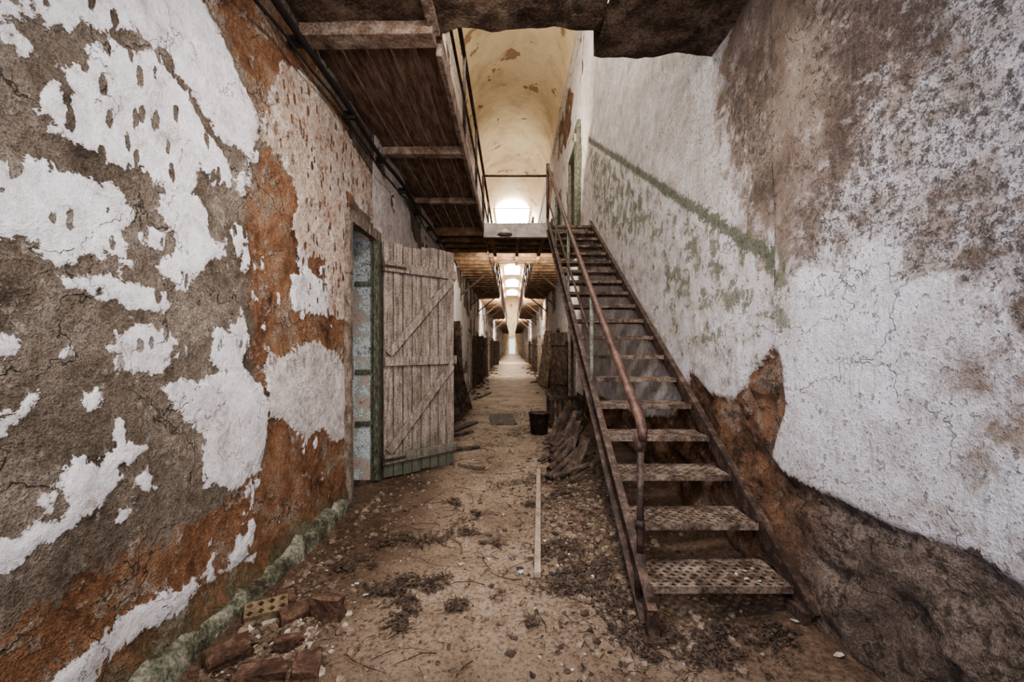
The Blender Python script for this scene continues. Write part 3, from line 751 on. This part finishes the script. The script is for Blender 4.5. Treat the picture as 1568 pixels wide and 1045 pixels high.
# ------------------------------------------------------------------ junk
def plank(name, a, c, w, h, m, jit=.003):
    b = MB(); b.beam(a, c, w, h, jit=jit); return b.obj(name, m, bevel=.003)
x, y = G(823, 888); x2, y2 = G(825, 725)
plank('wooden_batten', (x, y, gz(x, y) + .022), (x2, y2, gz(x2, y2) + .022), .04, .034, M_pale)
x, y = G(770, 645); M = Matrix.Translation((x, y, gz(x, y) + .035)) @ Matrix.Rotation(.06, 4, 'X') @ Matrix.Rotation(.1, 4, 'Z')
b = MB(); b.obox(M, .42, .75, .035, 0, .015); b.obj('fallen_board', M_wdark, bevel=.003)
x, y = G(722, 716); M = Matrix.Translation((x, y, gz(x, y) + .02)) @ Matrix.Rotation(-.5, 4, 'Z')
b = MB(); b.obox(M, .30, .09, .03, 0, .006); b.obj('fallen_board', M_wood, bevel=.003)
for (u, v, ln, r) in [(712, 655, .8, 1.2), (700, 668, .6, .9), (742, 606, 1.2, 1.4), (820, 585, 1.0, 1.2), (705, 690, .5, .5)]:
    x, y = G(u, v); M = Matrix.Translation((x, y, gz(x, y) + .02)) @ Matrix.Rotation(r, 4, 'Z'); b = MB(); b.obox(M, ln, .1, .03, 0, .006); b.obj('fallen_board', M_wdark, bevel=.003)
b = MB()
for i in range(9):
    y = 7.2 + i * .22 + random.uniform(-.1, .1); b.beam((XL + random.uniform(.25, .5), y, .03), (XL + .14, y + random.uniform(.1, .3), random.uniform(.9, 1.9)), .03, random.uniform(.08, .2), up=(1, 0, .2))
b.obj('leaning_boards', [M_wdark], bevel=.003)
b = MB()
for i in range(7):
    y = 12.9 + i * .2; b.beam((XR - random.uniform(.3, .5), y, .03), (XR - .2, y + random.uniform(-.1, .2), random.uniform(1.2, 1.9)), .03, random.uniform(.12, .2), up=(1, 0, .2))
b.obj('leaning_boards', [M_wood], bevel=.003)
e = empty('slatted_crate'); b = MB(); x0, y0 = .60, 6.6
for i in range(7):
    b.box(x0, x0 + .02, y0 + i * .1, y0 + i * .1 + .07, .03, .52, jit=.003); 
    b.box(x0 + .02 + i * .075, x0 + .02 + i * .075 + .05, y0 - .02, y0, .03, .52, jit=.003)
for z in (.06, .48): b.box(x0 - .02, x0, y0 - .02, y0 + .68, z - .03, z + .03); b.box(x0, x0 + .54, y0 - .04, y0 - .02, z - .03, z + .03)
b.box(x0, x0 + .54, y0, y0 + .66, .0, .03); b.box(x0 + .52, x0 + .54, y0, y0 + .66, .03, .5)
b.obj('slats', M_wdark, e, bevel=.003)
b = MB(); bx, by = .40, 6.15
n = 20; rs = [(.12, .0), (.155, .30), (.16, .30), (.145, .29), (.112, .02)]
k0 = len(b.v)
for r_, z in rs:
    for j in range(n): a = 2 * math.pi * j / n; b.v.append((bx + r_ * math.cos(a), by + r_ * math.sin(a), z + .02))
for i in range(len(rs) - 1):
    for j in range(n): b.f.append((k0 + i * n + j, k0 + i * n + (j + 1) % n, k0 + (i + 1) * n + (j + 1) % n, k0 + (i + 1) * n + j)); b.mi.append(0)
b.f.append(tuple(k0 + j for j in range(n))); b.mi.append(0); b.f.append(tuple(k0 + (len(rs) - 1) * n + j for j in range(n))); b.mi.append(0)
b.tube([(bx + .155 * math.cos(a), by - .02 - .03 * math.sin(a), .3 + .05 * math.sin(a)) for a in np.linspace(0, math.pi, 10)], .005, 5)
b.obj('metal_bucket', M_rust, smooth=True)
b = MB()
for i in range(16):
    y = 3.7 + random.uniform(0, 1.6); x = .44 + random.uniform(-.08, .14); up_ = random.random() < .45
    ln = random.uniform(.3, .75)
    if up_: b.beam((x, y, .04), (x + random.uniform(.1, .3), y + random.uniform(.1, .45), random.uniform(.35, .62)), random.uniform(.05, .12), .022, jit=.006)
    else: b.beam((x - random.uniform(.02, .14), y, .05 + random.uniform(0, .08)), (x + ln * .5, y + random.uniform(-.3, .5), .12 + random.uniform(0, .25)), random.uniform(.04, .09), .022, jit=.006)
for i in range(5):
    y = 3.85 + i * .19; x = .33 + .03 * i
    b.tube([(x, y, .07 + .03 * i), (x + .4, y + .5, .25 + .06 * i)], .034, 12, cap=False)
    b.tube([(x + .4, y + .5, .25 + .06 * i), (x, y, .07 + .03 * i)], .028, 12, cap=False)
b.obj('scrap_wood_pile', M_wdark, bevel=.003)

def place(o, u, v, rz, rx=0, lift=0):
    x, y = G(u, v); o.location = (x, y, gz(x, y) + lift); o.rotation_euler = (rx, 0, rz)
hb = perforated(4, 2, .045, .014, .06)
for (u, v, rz, rx, lift) in [(408, 950, .5, .25, .055)]:
    o = hb.obj('hollow_brick', M_ybrick); place(o, u, v, rz, rx, lift)
def broken_brick(s):
    bm = bmesh.new(); bmesh.ops.create_cube(bm, size=1); bmesh.ops.scale(bm, vec=s, verts=bm.verts)
    bmesh.ops.subdivide_edges(bm, edges=bm.edges, cuts=2, use_grid_fill=True)
    for v in bm.verts:
        v.co += Vector([random.uniform(-.006, .006) for _ in range(3)])
        if v.co.x > s[0] * .3: v.co.x -= random.uniform(0, .035)
    me = bpy.data.meshes.new('brick'); bm.to_mesh(me); bm.free(); me.materials.append(M_brick); o = bpy.data.objects.new('brick', me); C.objects.link(o)
    m = o.modifiers.new('b', 'BEVEL'); m.width = .004; m.segments = 2; return o
for (u, v, rz, s, ry) in [(352, 1015, .9, (.17, .09, .055), .1), (503, 945, 1.4, (.07, .15, .10), 0), (462, 945, .7, (.19, .08, .045), .2), (402, 1045, .3, (.19, .1, .05), -.1), (470, 1030, 1.9, (.14, .10, .045), .2), (435, 925, 2.2, (.13, .08, .04), .2), (445, 990, .2, (.12, .07, .035), -.2)]:
    o = broken_brick(s); place(o, u, v, rz, ry, s[2] / 2 + .004)

def bit(b, x, y, z, s, flat=.5):
    pts = []
    M = Matrix.Rotation(random.uniform(0, 6.28), 4, 'Z') @ Matrix.Rotation(random.uniform(-.4, .4), 4, 'X')
    for t in range(2):
        for j in range(5):
            a = 2 * math.pi * j / 5 + random.uniform(-.35, .35); r_ = s * random.uniform(.6, 1.1) * (1 if t == 0 else .75)
            p = M @ Vector((r_ * math.cos(a), r_ * math.sin(a), (t - .4) * s * flat)); pts.append((x + p.x, y + p.y, z + p.z + s * flat * .3))
    b.add(pts, [(4, 3, 2, 1, 0), (5, 6, 7, 8, 9)] + [(j, (j + 1) % 5, 5 + (j + 1) % 5, 5 + j) for j in range(5)])
def field(b, n, fn, smin, smax, flat, mi):
    for _ in range(n):
        x, y = fn(); x = min(max(x, XL + .15), XR - .14)
        s = smin + (smax - smin) * random.random() ** 3; k0 = len(b.f); bit(b, x, y, gz(x, y), s, flat)
        for q_ in range(k0, len(b.f)): b.mi[q_] = mi
def edges():
    y = 1.1 + random.random() ** 1.6 * 8
    r = random.random()
    if r < .35: return (XL + abs(random.gauss(0, .22)) + .15, y)
    if r < .75: return (.5 + random.gauss(.1, .25), y)
    return (random.uniform(-1.2, 1.2), y)
def everywhere(): return (random.uniform(-1.15, 1.2), 1.2 + random.random() ** 1.4 * 7)
def nearleft(): return (-1.05 + random.gauss(0, .18), 1.9 + random.gauss(0, .2))
def understair(): return (.45 + random.gauss(0, .24), 3.0 + random.gauss(0, .75))
def fardeb():
    y = 7 + random.random() * 18; s = random.choice((-1, 1)); return (s * (1.3 - abs(random.gauss(0, .22))), y)
b = MB()
field(b, 2000, edges, .005, .034, .6, 0); field(b, 900, edges, .003, .016, .25, 1); field(b, 1000, understair, .005, .034, .5, 0); field(b, 600, understair, .006, .035, .3, 2)
field(b, 1500, everywhere, .003, .022, .5, 0); field(b, 700, everywhere, .003, .018, .4, 2); field(b, 350, everywhere, .003, .012, .3, 1)
field(b, 420, nearleft, .006, .04, .35, 0); field(b, 160, nearleft, .005, .034, .2, 1); field(b, 900, fardeb, .02, .10, .5, 2)
b.obj('rubble_scatter', [M_rubble, M_chip, M_wdark])
b = MB()
for (u, v, s) in [(705, 866, .022), (410, 957, .045), (325, 988, .04), (1285, 1022, .025), (1218, 968, .022), (380, 975, .03), (835, 830, .02), (735, 846, .012), (540, 900, .012), (660, 770, .015)]:
    x, y = G(u, v); bit(b, x, y, gz(x, y) + .004, s, .12)
b.obj('paper_scraps', M_chip)
b = MB()
for (dx, dy) in [(.50, .06), (.53, .13), (.47, .1), (.58, .15), (.55, .04)]: bit(b, SX0 + dx, Y1 + dy, Z1 + .004, .014, .3)
b.obj('plaster_flakes', M_chip, st)
b = MB(); x, y = G(797, 878); bit(b, x, y, gz(x, y) + .005, .022, .3); b.obj('blue_wrapper', M_blue)
b = MB()
def twig(x, y, ln, r_, lift=.0):
    a = random.uniform(0, 6.28); c = random.uniform(-2, 2); pts = []; z0 = gz(x, y) + .003 + lift
    for i in range(4):
        pts.append((x, y, z0 + random.uniform(0, .012) + lift * random.random())); x += math.cos(a) * ln / 3; y += math.sin(a) * ln / 3; a += c / 3
    if max(abs(p[0]) for p in pts) < 1.2: b.tube(pts, [r_, r_, r_ * .8, r_ * .4], 3, cap=False)
def leaf(x, y, s, lift):
    a = random.uniform(0, 6.28); z = gz(x, y) + .004 + lift * random.random(); c, s_ = math.cos(a), math.sin(a)
    P = [(-s, 0, random.uniform(0, .5) * s), (0, -s * .6, 0), (s, 0, random.uniform(0, .6) * s), (0, s * .6, random.uniform(0, .5) * s)]
    b.add([(x + c * p[0] - s_ * p[1], y + s_ * p[0] + c * p[1], z + p[2]) for p in P], [(0, 1, 2), (0, 2, 3)])
for (u, v, s, n) in [(600, 830, .10, 40), (585, 905, .08, 50), (655, 895, .08, 50), (700, 930, .035, 30), (625, 930, .06, 25), (760, 835, .05, 15), (815, 960, .03, 15), (725, 790, .07, 15), (980, 975, .12, 70), (870, 905, .08, 50), (850, 840, .12, 60), (910, 870, .13, 90), (1050, 985, .14, 60), (1160, 985, .12, 60), (800, 740, .15, 40), (700, 770, .07, 20), (860, 770, .18, 80), (930, 920, .1, 70), (545, 870, .07, 20), (680, 690, .2, 40), (790, 665, .3, 50), (610, 960, .06, 20), (650, 835, .09, 30), (720, 815, .09, 25)]:
    cx0, cy0 = G(u, v)
    subs = [(cx0 + random.gauss(0, s * .7), cy0 + random.gauss(0, s * .5), s * random.uniform(.2, .6)) for _ in range(5)]
    for _ in range(n):
        px, py, ps = random.choice(subs); twig(px + random.gauss(0, ps), py + random.gauss(0, ps), random.uniform(.02, .08), random.uniform(.0015, .0035), .006)
    for _ in range(int(n * 4)):
        px, py, ps = random.choice(subs); leaf(px + random.gauss(0, ps), py + random.gauss(0, ps * .8), random.uniform(.007, .019), .014)
for _ in range(900):
    x, y = edges(); twig(x, y, random.uniform(.03, .13), random.uniform(.001, .0028), .004)
    x, y = edges(); 
    if abs(x) < 1.18: leaf(x, y, random.uniform(.006, .018), .004)
for _ in range(110):
    x, y = random.uniform(-.8, .6), random.uniform(1.6, 6); twig(x, y, random.uniform(.06, .35), .0028)
b.obj('dead_leaf_litter', M_twig)

# ------------------------------------------------------------------ lights
def area(name, loc, target, sx, sy, p, col, spread=180):
    l = bpy.data.lights.new(name, 'AREA'); l.shape = 'RECTANGLE'; l.size = sx; l.size_y = sy; l.energy = p; l.color = col; l.spread = math.radians(spread)
    o = bpy.data.objects.new(name, l); C.objects.link(o); o.location = loc
    o.rotation_euler = (Vector(target) - Vector(loc)).to_track_quat('-Z', 'Y').to_euler(); return o
area('rear_fill_light', (.0, -.9, 1.9), (0, 3.2, 1.3), .9, .9, 30, (1, .90, .80), 100)  # added fill behind the camera, the back wall has no window
area('overhead_fill_light', (.0, 1.4, 3.2), (0, 3.3, .5), .35, .35, 56, (1, .91, .82), 150)  # added key lamp under the slab, out of view, no fixture there
area('side_fill_light', (-.9, .2, 1.9), (1.4, 1.85, 1.2), .35, .7, 21, (.62, .73, 1), 110)  # added cool fills for the near walls, no opening beside them
area('side_fill_light', (.9, -.1, 2.2), (-1.35, 1.9, 1.65), .35, .7, 16, (.86, .90, 1), 110)
area('corridor_fill_light', (.1, 8.6, 2.9), (.1, 16, .6), 1.4, .4, 85, (1, .90, .78))  # added fills facing away from the camera to brighten the far corridor
area('corridor_fill_light', (.02, 17, 3.1), (.02, 26, .8), .9, .4, 260, (1, .93, .82))
area('corridor_fill_light', (.02, 30, 3.1), (.02, 40, .8), .9, .4, 420, (1, .95, .88))
area('vault_fill_light', (.0, 7.6, 4.8), (.0, 13.5, 9.0), 1.4, .8, 125, (1, .90, .74))  # added unseen lamps that lift the vault, no fixtures here
area('vault_fill_light', (.0, 15, 5.0), (.0, 22, 9.0), 1.4, .8, 170, (1, .92, .78))
area('stairwell_fill_light', (-.9, 4.0, 6.0), (1.4, 4.0, 3.2), .5, 1.2, 42, (1, .94, .87))  # added fill aimed at the stair wall
w = bpy.data.worlds.new('World'); bpy.context.scene.world = w; w.use_nodes = True
w.node_tree.nodes['Background'].inputs[0].default_value = (.9, .95, 1, 1); w.node_tree.nodes['Background'].inputs[1].default_value = 1.5
try: bpy.context.scene.view_settings.look = 'AgX - Medium High Contrast'
except Exception as ex: print(ex)

cam = bpy.data.cameras.new('Camera'); cam.sensor_width = 36; cam.lens = 640 / 1568 * 36; cam.shift_y = 7.5 / 1568; cam.clip_start = .03; cam.clip_end = 200
co = bpy.data.objects.new('Camera', cam); C.objects.link(co); co.location = (0, 0, EYE); co.rotation_euler = (math.pi / 2, 0, 0)
bpy.context.scene.camera = co
